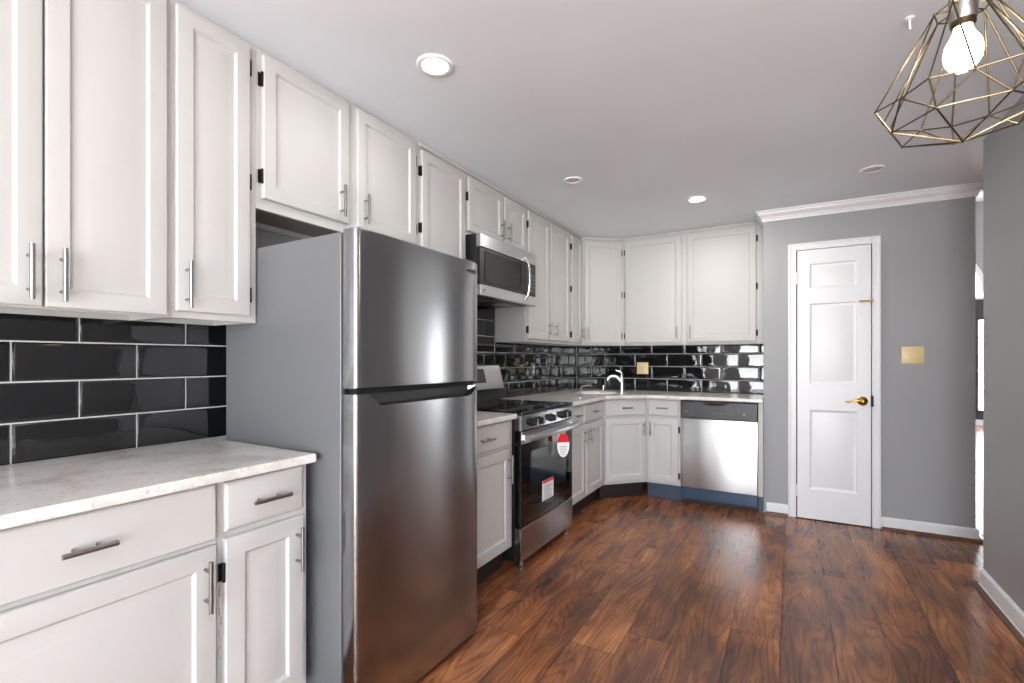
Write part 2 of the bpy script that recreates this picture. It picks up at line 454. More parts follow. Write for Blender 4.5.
# rear window, added side window and living room window
def window(name, axis, a0, a1, z0, z1, p, cols, rows):
    def bx(mb, u0, u1, w0, w1, za, zb):
        return mb.box(u0, u1, w0, w1, za, zb) if axis == 'x' else mb.box(w0, w1, u0, u1, za, zb)
    f = MB(); s = .05
    bx(f, a0, a0+s, p, p+.05, z0, z1); bx(f, a1-s, a1, p, p+.05, z0, z1); bx(f, a0+s, a1-s, p, p+.05, z0, z0+s); bx(f, a0+s, a1-s, p, p+.05, z1-s, z1)
    for i in range(1, cols): x = a0+(a1-a0)*i/cols; bx(f, x-.03, x+.03, p, p+.05, z0+s, z1-s)
    for j in range(1, rows): z = z0+(z1-z0)*j/rows; bx(f, a0+s, a1-s, p+.01, p+.04, z-.012, z+.012)
    o = struct(f.build(name, 'trim'))
    bx(MB(), a0+s, a1-s, p+.022, p+.028, z0+s, z1-s).build('pane', 'glass', o)
window('window_2', 'x', *REAR, -3.27, 3, 1)
window('added_window_3', 'y', *SIDE, 2.64, 4, 1)  # added side window, out of view, for flat light on the cabinets
window('window_4', 'y', *HALLW, 5.54, 1, 2)

# ------------------------------------------------------------------ closet door
def closet_door():
    Mx = Matrix.Translation(P0) @ Matrix.Rotation(PHI, 4, 'Z')
    x0, x1, zt = CO0+.058, CO1-.058, 2.075
    d = MB()
    d.box(x0+.003, x1-.003, -.012, -.004, .008, zt-.003)
    # six moulded panels: openings built as a grid of stiles and rails with recessed panels
    cols = [(x0+.075, (x0+x1)/2-.04), ((x0+x1)/2+.04, x1-.075)]
    cols = [(x0+.085, x1-.085)]
    rows = [(.235, .845), (1.045, 1.66), (1.775, 1.965)]
    xs = [x0+.003] + [c for p in cols for c in p] + [x1-.003]
    zz = [.008] + [c for p in rows for c in p] + [zt-.003]
    yf = -.030
    for i in range(len(xs)-1):
        for j in range(len(zz)-1):
            if i % 2 == 1 and j % 2 == 1:
                d.rings(xs[i], xs[i+1], zz[j], zz[j+1], [(0, -.012), (0, yf), (.010, yf+.007), (.022, yf+.009), (.050, yf+.003)])
            else: d.box(xs[i], xs[i+1], -.012, yf, zz[j], zz[j+1])
    # drop the duplicate backs of the moulded panels by keeping the rings slightly inside
    o = struct(d.build('door_1', 'whitedoor', loc=P0, rz=PHI, sharp=20))
    c = MB()
    for a, b, z0, z1 in ((CO0, CO0+.054, 0, zt+.057), (CO1-.054, CO1, 0, zt+.057), (CO0+.054, CO1-.054, zt+.004, zt+.057)):
        c.box(a, b, -.022, 0, z0, z1)
    c.box(CO0+.006, CO0+.016, -.028, -.02, 0, zt+.052); c.box(CO1-.016, CO1-.006, -.028, -.02, 0, zt+.052); c.box(CO0+.006, CO1-.006, -.028, -.02, zt+.041, zt+.051)
    struct(c.build('trim_3', 'trim', loc=P0, rz=PHI, bevel=.003))
    struct(B(x0-.004, x1+.004, -.005, -.0005, 0.001, zt+.004).build('closet_gap_shade', 'gap', loc=P0, rz=PHI))  # dark sheet behind the door, coloured as the shade in its gap
    # lever handle
    hx, hz = x1-.055, .925
    h = MB().lathe([(.033, -.030), (.033, -.036), (.026, -.042), (.012, -.046), (.011, -.066), (.014, -.070), (.014, -.082), (.006, -.086)], (hx, 0, hz), 24, 'y')
    h.path([(hx, -.076, hz), (hx-.03, -.078, hz+.006), (hx-.06, -.076, hz-.002), (hx-.09, -.072, hz-.010), (hx-.105, -.068, hz-.006)], [.009, .008, .007, .007, .005], 10)
    h.build('door_handle', 'brass', o)
    hb = MB().box(x1-.005, x1+.012, -.036, -.029, hz-.04, hz+.04); hb.build('strike_plate', 'iron', o)
    sl = MB().box(x1-.075, x1+.012, -.040, -.030, 1.652, 1.664); sl.lathe([(.010, -.030), (.010, -.048)], (x1-.002, 0, 1.658), 12, 'y'); sl.build('swing_latch', 'aged', o, bevel=.002)
    for z in (.22, 1.86):
        k = MB().path([(x0-.001, -.036, z-.045), (x0-.001, -.036, z+.045)], .006, 8); k.box(x0-.012, x0+.014, -.032, -.029, z-.045, z+.045); k.build('hinge', 'trim', o)
closet_door()

# ------------------------------------------------------------------ tiles
def tiles(name, n_along, placed, verts_fn):
    pass
def backsplash(name, axis, a0, a1, regions, joint_even, joint_odd, label):
    """regions: [(a0,a1,z0,z1)] of bare wall that is tiled"""
    TL, TH, G = .322, .1247, .0022
    mb = MB(); gr = MB(); rng = random.Random(11 if axis == 'y' else 12)
    zg = .9115
    for (r0, r1, z0, z1) in regions:
        gr.box(r0, r1, .004, .010, z0, z1)
        for row in range(0, 9):
            za, zb = zg+row*TH, zg+(row+1)*TH
            if zb <= z0+.004 or za >= z1-.004: continue
            ja = joint_even if row % 2 == 0 else joint_odd
            k = math.floor((r0-ja)/TL)
            x = ja+k*TL
            while x < r1:
                u0, u1 = max(x, r0), min(x+TL, r1)
                w0, w1 = max(za, z0), min(zb, z1)
                if u1-u0 > .012 and w1-w0 > .012:
                    st = len(mb.v)
                    e = min(.016, (w1-w0)*.3, (u1-u0)*.3)
                    mb.rings(u0+G, u1-G, w0+G, w1-G, [(0, .006), (0, .0030), (.0012, .0018), (e*.5, .0007), (e, 0.0)])
                    tx, tz = rng.uniform(-.0045, .0045), rng.uniform(-.006, .006)
                    cx, cz = (u0+u1)/2, (w0+w1)/2
                    for q in range(st, len(mb.v)):
                        v = mb.v[q]; mb.v[q] = (v[0], v[1]+(v[0]-cx)*tx+(v[2]-cz)*tz, v[2])
                x += TL
    if axis == 'y': loc, rz = (XT, 0, 0), math.pi/2   # local x -> world y, local -y -> world +x
    else: loc, rz = (0, YT, 0), 0
    t = struct(mb.build(name, 'tile', loc=loc, rz=rz, sharp=60))
    struct(gr.build(name + '_grout', 'grout', loc=loc, rz=rz))
CT = .915
backsplash('backsplash_left', 'y', 0, 0, [(-.6, 1.9, CT-.04, 1.42), (1.9, 2.425, CT-.04, 1.42), (2.425, 3.215, CT-.04, 1.70), (3.215, YT-.001, CT-.04, 1.42)], .488, .649-.322, '')
backsplash('backsplash_back', 'x', 0, 0, [(XT+.001, -.191, CT-.04, 1.42)], -1.704+.0, -1.534, '')

# ------------------------------------------------------------------ cabinet parts (local: x along the front, -y to the room, z up)
T = .020
def pull(parent, x, z, length=.15, vertical=True, y=-T, name='handle'):
    mb = MB(); r = .006; yo = y-.032; h = length/2; q = h-.028
    if vertical:
        mb.path([(x, yo, z-h), (x, yo, z+h)], r, 12)
        for s in (-q, q): mb.path([(x, y+.001, z+s), (x, yo, z+s)], .0045, 8)
    else:
        mb.path([(x-h, yo, z), (x+h, yo, z)], r, 12)
        for s in (-q, q): mb.path([(x+s, y+.001, z), (x+s, yo, z)], .0045, 8)
    return mb.build(name, 'nickel', parent)
def hinge(parent, x, z, side):
    """side -1: leaf on frame to the left of the door edge x"""
    mb = MB(); mb.box(min(x, x+side*.013), max(x, x+side*.013), -.0055, .0005, z-.026, z+.026)
    mb.path([(x+side*.002, -.012, z-.028), (x+side*.002, -.012, z+.028)], .0055, 8)
    return mb.build('hinge', 'iron', parent, bevel=.0015)
def panel_door(parent, x0, x1, z0, z1, st=.050, handle=None, hlen=.15, name='door'):
    ww = x1-x0; st = min(st, ww*.24); b = min(.040, ww*.12)
    prof = [(0, -.0005), (0, -T+.006), (.0035, -T+.001), (.007, -T), (st, -T), (st+.004, -T+.005), (st+.008, -T+.0082), (st+.011, -T+.0082), (st+.011+b, -T+.0015), (st+.015+b, -T+.001)]
    o = MB().rings(x0, x1, z0, z1, prof).build(name, 'cab', parent, sharp=24)
    if handle: pull(o, handle[0], handle[1], hlen)
    return o
def slab_front(parent, x0, x1, z0, z1, handle=True, hlen=.12, bev=.012, dzh=0):
    prof = [(0, -.0005), (0, -T+.008), (bev*.4, -T+.003), (bev, -T)]
    o = MB().rings(x0, x1, z0, z1, prof).build('drawer', 'cab', parent, sharp=20)
    if handle: pull(o, (x0+x1)/2 if handle is True else handle, (z0+z1)/2+dzh, hlen, False)
    return o
LEFT = math.pi/2
XU = -1.755      # face frame of the wall cabinets, left run
DU = XU-XT-.0005   # depth to tile face
def upper_body(t, w, z0, z1, depth, side_m='cab', trim=False):
    mb = MB()
    mb.box(0, w, 0, .019, z0, z1)
    mb.box(0, .014, .019, depth, z0, z1); mb.box(w-.014, w, .019, depth, z0, z1)
    mb.box(.014, w-.014, .019, depth, z1-.015, z1)
    mb.box(.014, w-.014, depth-.015, depth, z0, z0+.03)
    mb.build('body', 'cab', t)
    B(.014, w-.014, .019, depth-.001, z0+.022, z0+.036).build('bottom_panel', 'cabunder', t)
    if trim: B(.0005, w-.0005, -.014, -.0005, z1-.024, z1).build('top_moulding', 'cab', t, bevel=.004)
def upper_left(label, y0, y1, z0, doors, hinges=(), trim=False, z1=CEIL-.0015, ztop=2.396, zb=None, hlen=.15, group=None):
    t = thing('wall_cabinet', label, 'cabinet', (XU, y0, 0), LEFT, group)
    upper_body(t, y1-y0, z0, z1, DU, trim=trim)
    zb = z0+.022 if zb is None else zb
    for (a, b, hx) in doors:
        hh = None if hx is None else (hx-y0, zb+.088)
        panel_door(t, a-y0, b-y0, zb, ztop, handle=hh, hlen=hlen)
    for (x, z, s) in hinges: hinge(t, x-y0, z, s)
    return t
Z0 = 1.368
upper_left('wide white double-door wall cabinet cut by the left edge of the photo', .03, .7945, Z0,
           [(.06, .479, .449), (.4835, .777, .515)], zb=1.372, hlen=.145)
upper_left('tall single-door white wall cabinet ending beside the refrigerator top', .7955, 1.081, Z0,
           [(.803, 1.051, .831)], [(1.051, 2.32, 1), (1.051, 1.893, 1), (1.051, 1.47, 1)], hlen=.155)
upper_left('short two-door white cabinet mounted over the refrigerator', 1.082, 1.9965, 1.806,
           [(1.102, 1.514, 1.462), (1.561, 1.967, 1.60)], [(1.102, 2.30, -1), (1.102, 1.93, -1), (1.967, 2.30, 1), (1.967, 1.93, 1)], zb=1.846, hlen=.14)
TU = dict(trim=True, ztop=2.374)
upper_left('narrow tall white wall cabinet between the refrigerator cabinet and the microwave', 1.9975, 2.4295, Z0,
           [(2.012, 2.416, 2.38)], [(2.012, 2.26, -1), (2.012, 1.95, -1), (2.012, 1.50, -1)], hlen=.12, **TU)
upper_left('small two-door white cabinet directly above the microwave', 2.4305, 3.2215, 2.012,
           [(2.447, 2.863, 2.83), (2.883, 3.205, 2.92)], [(3.205, 2.25, 1), (2.447, 2.25, -1)], zb=2.035, hlen=.13, **TU)
upper_left('two-door white wall cabinet just right of the microwave', 3.2225, 4.058, Z0,
           [(3.242, 3.615, 3.585), (3.64, 4.03, 3.70)], [(3.242, 1.46, -1), (3.242, 1.88, -1), (3.242, 2.27, -1)], hlen=.12, **TU)
upper_left('very narrow one-door white wall cabinet left of the angled corner cabinet', 4.059, 4.339, Z0,
           [(4.085, 4.325, 4.30)], [(4.085, 1.46, -1), (4.085, 1.88, -1), (4.085, 2.27, -1)], hlen=.12, **TU)

def angled(name, label, a, b, poly, z0, z1):
    a = Vector(a); b = Vector(b); ang = math.atan2(b.y-a.y, b.x-a.x)
    t = thing(name, label, 'cabinet', (a.x, a.y, 0), ang)
    inv = Matrix.Rotation(-ang, 2)
    return t, [tuple(inv @ (Vector(p)-a)) for p in poly], (b-a).length
# angled upper corner cabinet
ua, ub = (XU, 4.340), (-1.418, 4.61)
t, poly, w = angled('wall_cabinet', 'angled one-door white corner wall cabinet above the sink', ua, ub,
                    [ua, ub, (-1.418, YT-.0005), (XT+.0005, YT-.0005), (XT+.0005, 4.340)], Z0, CEIL)
MB().prism(poly, Z0, CEIL-.0015).build('body', 'cab', t)
d = panel_door(t, .030, w-.026, Z0+.022, 2.374, handle=(.062, Z0+.11), hlen=.12)
for z in (1.46, 1.86, 2.27): hinge(t, w-.026, z, 1)
B(.004, w-.004, -.014, -.0005, CEIL-.0255, CEIL-.0015).build('top_moulding', 'cab', t, bevel=.004)
# back run uppers
YU = 4.61
t = thing('wall_cabinet', 'large two-door white wall cabinet on the back wall above the dishwasher', 'cabinet', (-1.417, YU, 0), 0)
w = -.1905+1.417
upper_body(t, w, Z0, CEIL-.0015, YT-YU-.0005, trim=True)
def bx_(x): return x+1.417
panel_door(t, bx_(-1.398), bx_(-.868), Z0+.022, 2.374, handle=(bx_(-.905), Z0+.11), hlen=.12)
panel_door(t, bx_(-.822), bx_(-.256), Z0+.022, 2.374, handle=(bx_(-.79), Z0+.11), hlen=.12)
for z in (1.46, 1.86, 2.27):
    hinge(t, bx_(-1.398), z, -1); hinge(t, bx_(-.256), z, 1)

# base cabinets
XB = -1.415; ZB0, ZB1 = .135, .884
DB = XB-XT-.001
def base_left(label, y0, y1, drawers, doors, hinges=(), group=None, dz=(.735, .876), ez=(.155, .716)):
    t = thing('base_cabinet', label, 'cabinet', (XB, y0, 0), LEFT, group)
    w = y1-y0
    B(0, w, 0, DB, ZB0, ZB1).build('body', 'cab', t)
    B(.0, w, .065, DB, 0.001, ZB0-.0005).build('toe_kick', 'toe', t)
    for (a, b, hl, bev) in drawers: slab_front(t, a-y0, b-y0, dz[0], dz[1], True, hl, bev, dzh=0)
    for (a, b, hx, hl) in doors: panel_door(t, a-y0, b-y0, ez[0], ez[1], st=.055, handle=(hx-y0, ez[1]-.03-hl/2), hlen=hl)
    for (x, z, s) in hinges: hinge(t, x-y0, z, s)
    return t
base_left('wide white base cabinet with long drawer at the left edge of the photo', -.30, .7555, [(-.28, .150, .10, .006), (.166, .748, .10, .006)], [(-.28, .150, .11, .14), (.166, .748, .715, .14)], dz=(.722, .879), ez=(.14, .708))
nb = base_left('narrow white base cabinet with small drawer against the refrigerator side', .7565, 1.048, [(.772, 1.027, .12, .014)], [(.772, 1.027, .998, .14)], [(.772, .62, -1), (.772, .22, -1)])
_rg = random.Random(5); ch = MB()
for i in range(16):
    z = .62-.016*i-_rg.random()*.01; x = .0045+_rg.random()*.006; hh = .003+_rg.random()*.008; ww = .0012+_rg.random()*.0025
    ch.prism([(x, z-hh), (x+ww, z-hh*.4), (x+ww*.7, z+hh*.6), (x+ww*.1, z+hh)], -.0006, .0002, 'y')
_c = ch.build('paint_chips', 'ink', nb); _c['label'] = 'worn grey chips in the white paint'
base_left('white one-drawer base cabinet between the refrigerator and the range', 1.800, 2.4275, [(1.83, 2.385, .12, .01)], [(1.83, 2.385, 2.35, .16)], [(1.83, .62, -1), (1.83, .22, -1)])
base_left('white base cabinet with two drawers right of the range', 3.188, 4.009, [(3.235, 3.50, .10, .01), (3.53, 3.965, .10, .01)], [(3.235, 3.555, 3.515, .12), (3.58, 3.965, 3.62, .12)], [(3.965, .62, 1), (3.965, .22, 1)])
ba, bb = (XB, 4.010), (-1.119, 4.31)
t, poly, w = angled('base_cabinet', 'angled white sink base cabinet in the corner', ba, bb, [ba, bb, (-1.119, YT-.001), (XT+.001, YT-.001), (XT+.001, 4.010)], ZB0, ZB1)
MB().prism(poly, ZB0, .70).build('body', 'cab', t)
MB().prism([poly[0], poly[1], (poly[1][0], .02), (poly[0][0], .02)], .70, ZB1).build('front_rail', 'cab', t)
slab_front(t, .012, w-.012, .735, .876, True, .10, .01)
panel_door(t, .012, w-.012, .155, .716, st=.055, handle=(w-.045, .62), hlen=.12)
tk = [(poly[0][0]-.05, .065), (poly[1][0]+.05, .065), poly[2], poly[3], poly[4]]
MB().prism([(.0, .065), (w, .065), (w, .2), (0, .2)], .001, ZB0-.0005).build('toe_kick', 'toe', t)
YB = 4.31
t = thing('base_cabinet', 'white base cabinet with one drawer left of the dishwasher', 'cabinet', (-1.118, YB, 0))
w = -.8235+1.118
B(0, w, 0, YT-YB-.001, ZB0, ZB1).build('body', 'cab', t)
tkk = B(0, w, .05, .50, .001, ZB0-.0005).build('toe_kick', 'darkblue', t); tkk['label'] = 'blue covered toe kick'
slab_front(t, .018, w-.016, .735, .876, True, .10, .01)
panel_door(t, .018, w-.016, .155, .716, st=.055, handle=(.045, .62), hlen=.12)
for z in (.62, .22): hinge(t, w-.016, z, 1)
t = thing('filler_panel', 'slim white filler panel between the dishwasher and the closet wall', 'panel', (-.2245, YB, 0))
B(0, .0335, -.012, .5, ZB0, ZB1).build('board', 'cab', t); B(0, .0335, .02, .5, .001, ZB0-.0005).build('toe_kick', 'darkblue', t)

# ------------------------------------------------------------------ countertops
def counter(label, poly, hole=None):
    z0, z1 = .8855, CT
    bm = bmesh.new()
    def loop(p, z):
        vs = [bm.verts.new((x, y, z)) for x, y in p]
        es = [bm.edges.new((vs[i], vs[(i+1) % len(vs)])) for i in range(len(vs))]
        return vs, es
    vt, et = loop(poly, z1); vb, eb = loop(poly, z0)
    ht = hb = None; e1 = list(et); e0 = list(eb)
    if hole:
        ht, eh = loop(hole, z1); hb, eh2 = loop(hole, z0); e1 += eh; e0 += eh2
    bmesh.ops.triangle_fill(bm, edges=e1, use_beauty=True); bmesh.ops.triangle_fill(bm, edges=e0, use_beauty=True)
    for a, b in ((vt, vb), (ht, hb)):
        if a:
            for i in range(len(a)): bm.faces.new((a[i], a[(i+1) % len(a)], b[(i+1) % len(a)], b[i]))
    bmesh.ops.recalc_face_normals(bm, faces=bm.faces)
    me = bpy.data.meshes.new('countertop'); bm.to_mesh(me); bm.free(); me.materials.append(M['quartz'])
    o = bpy.data.objects.new('countertop', me); COL.objects.link(o)
    b = o.modifiers.new('bevel', 'BEVEL'); b.width = .007; b.segments = 3; b.limit_method = 'ANGLE'; b.angle_limit = math.radians(60)
    return tag(o, label, 'countertop')
XC = -1.375; xb = XT+.0005
counter('white speckled countertop on the left, ending at the refrigerator side', [(xb, -.32), (XC, -.32), (XC, 1.062), (xb, 1.062)])
counter('short white countertop piece between the refrigerator and the range', [(xb, 1.796), (XC, 1.796), (XC, 2.428), (xb, 2.428)])
SCx, SCy = -1.60, 4.33
def oval(a, b, n=40, c=(SCx, SCy), rot=math.radians(45)):
    out = []
    for i in range(n):
        t_ = 2*math.pi*i/n; cx = math.copysign(abs(math.cos(t_))**.75, math.cos(t_))*a; cy = math.copysign(abs(math.sin(t_))**.75, math.sin(t_))*b
        out.append((c[0]+cx*math.cos(rot)-cy*math.sin(rot), c[1]+cx*math.sin(rot)+cy*math.cos(rot)))
    return out
counter('long beige-white countertop holding the sink and turning the corner', [(xb, 3.188), (XC, 3.188), (XC, 3.985), (-1.10, 4.270), (-.1915, 4.270), (-.1915, YT-.0005), (xb, YT-.0005)], oval(.18, .13))

# sink
def sink():
    t = thing('sink', 'white oval sink set into the corner countertop', 'sink', (SCx, SCy, CT))
    def ring(a, b, z): return [(x, y, z) for x, y in oval(a, b, 40, (0, 0))]
    lay = [ring(.195, .145, .0005), ring(.193, .143, .006), ring(.184, .134, .008), ring(.174, .124, .004), ring(.165, .115, -.02), ring(.145, .10, -.13), ring(.12, .08, -.15), ring(.02, .02, -.155)]
    mb = MB(); n = 40
    for l in lay: mb.v += l
    for k in range(len(lay)-1):
        for j in range(n): mb.f.append((k*n+j, k*n+(j+1) % n, (k+1)*n+(j+1) % n, (k+1)*n+j))
    mb.f.append(tuple(range((len(lay)-1)*n, len(lay)*n)))
    # outer shell
    i = len(mb.v); mb.v += ring(.172, .122, -.002); mb.v += ring(.15, .105, -.14); 
    for j in range(n):
        mb.f.append((0+j, (j+1) % n, i+(j+1) % n, i+j)); mb.f.append((i+j, i+(j+1) % n, i+n+(j+1) % n, i+n+j))
    mb.build('basin', 'porcelain', t, sharp=60)
    MB().lathe([(.028, -.1535), (.028, -.150), (.012, -.149)], (0, 0, 0), 20).build('drain', 'chrome', t)
sink()
def faucet():
    t = thing('faucet', 'tall arched chrome faucet beside the corner sink', 'faucet', (-1.385, 4.45, CT))
    MB().lathe([(.030, .0005), (.030, .008), (.024, .014), (.022, .06), (.021, .125), (.018, .135)], n=24).build('base', 'chrome', t)
    d = Vector((-.93, -.36, 0)).normalized()
    def q(r_, z): return (d.x*r_, d.y*r_, z)
    MB().path([q(0, .085), q(.018, .125), q(.045, .150), (q(.075, .160)), q(.105, .155), q(.128, .135), q(.134, .120)], [.017, .017, .016, .015, .014, .0145, .015], 14).build('spout', 'chrome', t)
    MB().path([q(0, .125), q(.004, .165), q(-.0, .185), q(.025, .205), q(.055, .212)], [.019, .017, .012, .008, .006], 12).build('lever', 'chrome', t)
    t = thing('filter_tap', 'slim white hooked filter tap left of the sink', 'tap', (-1.50, 3.70, CT))
    MB().lathe([(.016, .0005), (.016, .006), (.009, .012)], n=18).build('base', 'chrome', t)
    MB().path([(0, 0, .010), (0, 0, .075), (.010, .008, .092), (.035, .028, .100), (.065, .052, .102), (.072, .058, .094)], [.007, .006, .006, .006, .006, .005], 10).build('spout', 'steel_light', t)
    t = thing('soap_dispenser', 'short chrome soap pump on the counter behind the sink', 'soap dispenser', (-1.64, 4.66, CT))
    MB().lathe([(.020, .0005), (.020, .006), (.012, .014), (.011, .035), (.017, .042), (.017, .052), (.005, .056)], n=20).build('pump', 'chrome', t)
    MB().path([(0, 0, .046), (.03, -.03, .046), (.036, -.036, .040)], .005, 8).build('nozzle', 'chrome', t)
faucet()

# ------------------------------------------------------------------ refrigerator
def fridge():
    y0, y1 = 1.085, 1.790; zt = 1.660; w = y1-y0
    XF = -1.219
    t = thing('refrigerator', 'tall stainless steel top-freezer refrigerator between the cabinets', 'refrigerator', (XF, y0, 0), LEFT)
    B(.001, w-.001, .070, .745, .035, zt-.006).build('body', 'fridgeside', t, bevel=.004)
    B(.012, w-.012, .058, .0695, .05, zt-.02).build('gasket', 'gasket_and_gap', t)
    def bow(x): u = (x/w)*2-1; return -.012*(1-abs(u)**7)
    def door(name, z0, z1, pocket=False):
        n = 28; xs = [w*i/n for i in range(n+1)]
        r = .006
        sec = [(0, .056), (0, .008), (.002, .003), (.007, .0005)]
        # cross section in x,y
        pts = [(0, .056), (0, .010), (.0015, .005), (.005, .0015), (.010, bow(.010))]
        pts += [(x, bow(x)) for x in xs[1:-1]]
        pts += [(w-.010, bow(w-.010)), (w-.005, .0015), (w-.0015, .005), (w, .010), (w, .056)]
        mb = MB(); m = len(pts)
        if not pocket:
            levels = [(z0, .004), (z0+.003, 0), (z1-.003, 0), (z1, .004)]
            for z, ins in levels:
                for (x, y) in pts: mb.v.append((x, y+ins if y < .05 else y, z))
            for k in range(3):
                for j in range(m-1): mb.f.append((k*m+j, k*m+j+1, (k+1)*m+j+1, (k+1)*m+j))
                mb.f.append((k*m+m-1, k*m, (k+1)*m, (k+1)*m+m-1))
            mb.f.append(tuple(range(m-1, -1, -1))); mb.f.append(tuple(range(3*m, 4*m)))
        else:
            # top edge dips into a grip pocket: front surface stops at a sloping line, pocket behind it
            def edge(x):
                a, b = .055, w-.030
                if x <= a-.0 or x >= b: return z1
                dep = .042
                if x < a+.045: return z1-dep*(x-a)/.045
                if x > b-.030: return z1-dep*(b-x)/.030
                return z1-dep
            for z in (z0, z0+.003):
                for (x, y) in pts: mb.v.append((x, y+(.004 if z == z0 and y < .05 else 0), z))
            for (x, y) in pts: mb.v.append((x, y, edge(x) if y < .012 else z1))
            for (x, y) in pts: mb.v.append((x, .034 if (edge(x) < z1 and y < .012) else y, edge(x)+.004 if (edge(x) < z1) else z1))
            for (x, y) in pts: mb.v.append((x, .036 if (edge(x) < z1 and y < .012) else y, z1))
            for k in range(4):
                for j in range(m-1): mb.f.append((k*m+j, k*m+j+1, (k+1)*m+j+1, (k+1)*m+j))
            mb.f.append(tuple(range(m-1, -1, -1))); mb.f.append(tuple(range(4*m, 5*m)))
            mb.f.append((0, m-1, 5*m-1, 4*m))
        return mb.build(name, 'steel', t, sharp=30)
    up = door('freezer_door', 1.134, zt)
    lo = door('lower_door', .024, 1.115, True)
    B(.058, w-.034, .0245, .0335, 1.0765, 1.1148).build('grip_pocket', 'charcoal', t, bevel=.002)
    # dark strip between the doors, its colour stands in for the gap's shade
    B(.02, w-.02, .012, .054, 1.1155, 1.1335).build('door_gap_shade', 'gasket_and_gap', t)
    bd = MB(); bd.box(w-.110, w-.030, -.0118, -.006, 1.609, 1.625)
    bo = bd.build('badge', 'nickel', t, bevel=.001); bo['label'] = 'small raised metal name badge'
    fc = bpy.data.curves.new('lettering', 'FONT'); fc.body = 'FRIGIDAIRE'; fc.size = .0125; fc.align_x = 'CENTER'; fc.align_y = 'CENTER'; fc.extrude = .0004
    tmp = bpy.data.objects.new('lettering_curve', fc); COL.objects.link(tmp)
    dg = bpy.context.evaluated_depsgraph_get(); me = bpy.data.meshes.new_from_object(tmp.evaluated_get(dg)); bpy.data.objects.remove(tmp)
    fo = bpy.data.objects.new('lettering', me); COL.objects.link(fo); fo.parent = bo; fo.location = (w-.070, -.0123, 1.617); fo.rotation_euler = (math.pi/2, 0, 0); me.materials.clear(); me.materials.append(M['black'])
    B(.03, w-.03, .02, .068, .004, .031).build('kick_grille', 'black', t)
    for x in (.05, w-.05): MB().lathe([(.018, .001), (.018, .034)], (x, .12, 0), 14).build('leveling_foot', 'black', t)
    B(w-.09, w-.01, .01, .10, zt-.0058, zt+.012).build('hinge_cover', 'charcoal', t, bevel=.004)
fridge()

# ------------------------------------------------------------------ microwave
def microwave():
    y0, y1, z0, z1 = 2.4365, 3.178, 1.625, 2.008; w = y1-y0
    t = thing('microwave', 'stainless over-the-range microwave under the small cabinet', 'microwave', (-1.640, y0, 0), LEFT)
    B(0, w, .035, .389, z0+.012, z1).build('body', 'black', t, bevel=.003)
    # face: steel top band, dark glass door, control strip, steel lower band
    B(.0, w, 0, .0345, z1-.082, z1).build('top_band', 'steel_light', t, bevel=.004)
    B(.0, w, -.002, .0345, z0, z0+.068).build('bottom_band', 'steel_light', t, bevel=.004)
    zd0, zd1 = z0+.070, z1-.084
    dr = B(.0, w-.0, .006, .0345, zd0, zd1).build('door', 'black', t, bevel=.002)
    win = MB().rings(.05, w-.22, zd0+.02, zd1-.018, [(0, .0058), (.004, .003), (.008, .004)]).build('window', 'blackglass', dr)
    B(w-.155, w-.008, .002, .0058, zd0+.006, zd1-.006).build('control_panel', 'charcoal', t, bevel=.001)
    keys = MB()
    for i in range(3):
        for j in range(5): keys.box(w-.125+i*.038, w-.103+i*.038, .0005, .0018, zd0+.03+j*.028, zd0+.042+j*.028)
    keys.build('keypad', 'ink', t)
    hp = []; 
    zc = (z0+z1)/2; hx = w-.175
    for i in range(13):
        a = -1+2*i/12; hp.append((hx, -.003-.034*(1-a*a)**.5, zc-.008+a*.150))
    MB().path(hp, .009, 12).build('handle', 'chrome', t)
    MB().box(.02, w-.02, .06, .36, z0+.004, z0+.0115).build('vent_underside', 'charcoal', t)
    for i in range(2): B(.10+i*.34, .32+i*.34, .10, .22, z0+.0, z0+.0038).build('grease_filter', 'nickel', t)
    MB().lathe([(.010, -.002), (.010, -.0045)], (.035, 0, z0+.034), 16, 'y').build('emblem', 'nickel', t)
microwave()

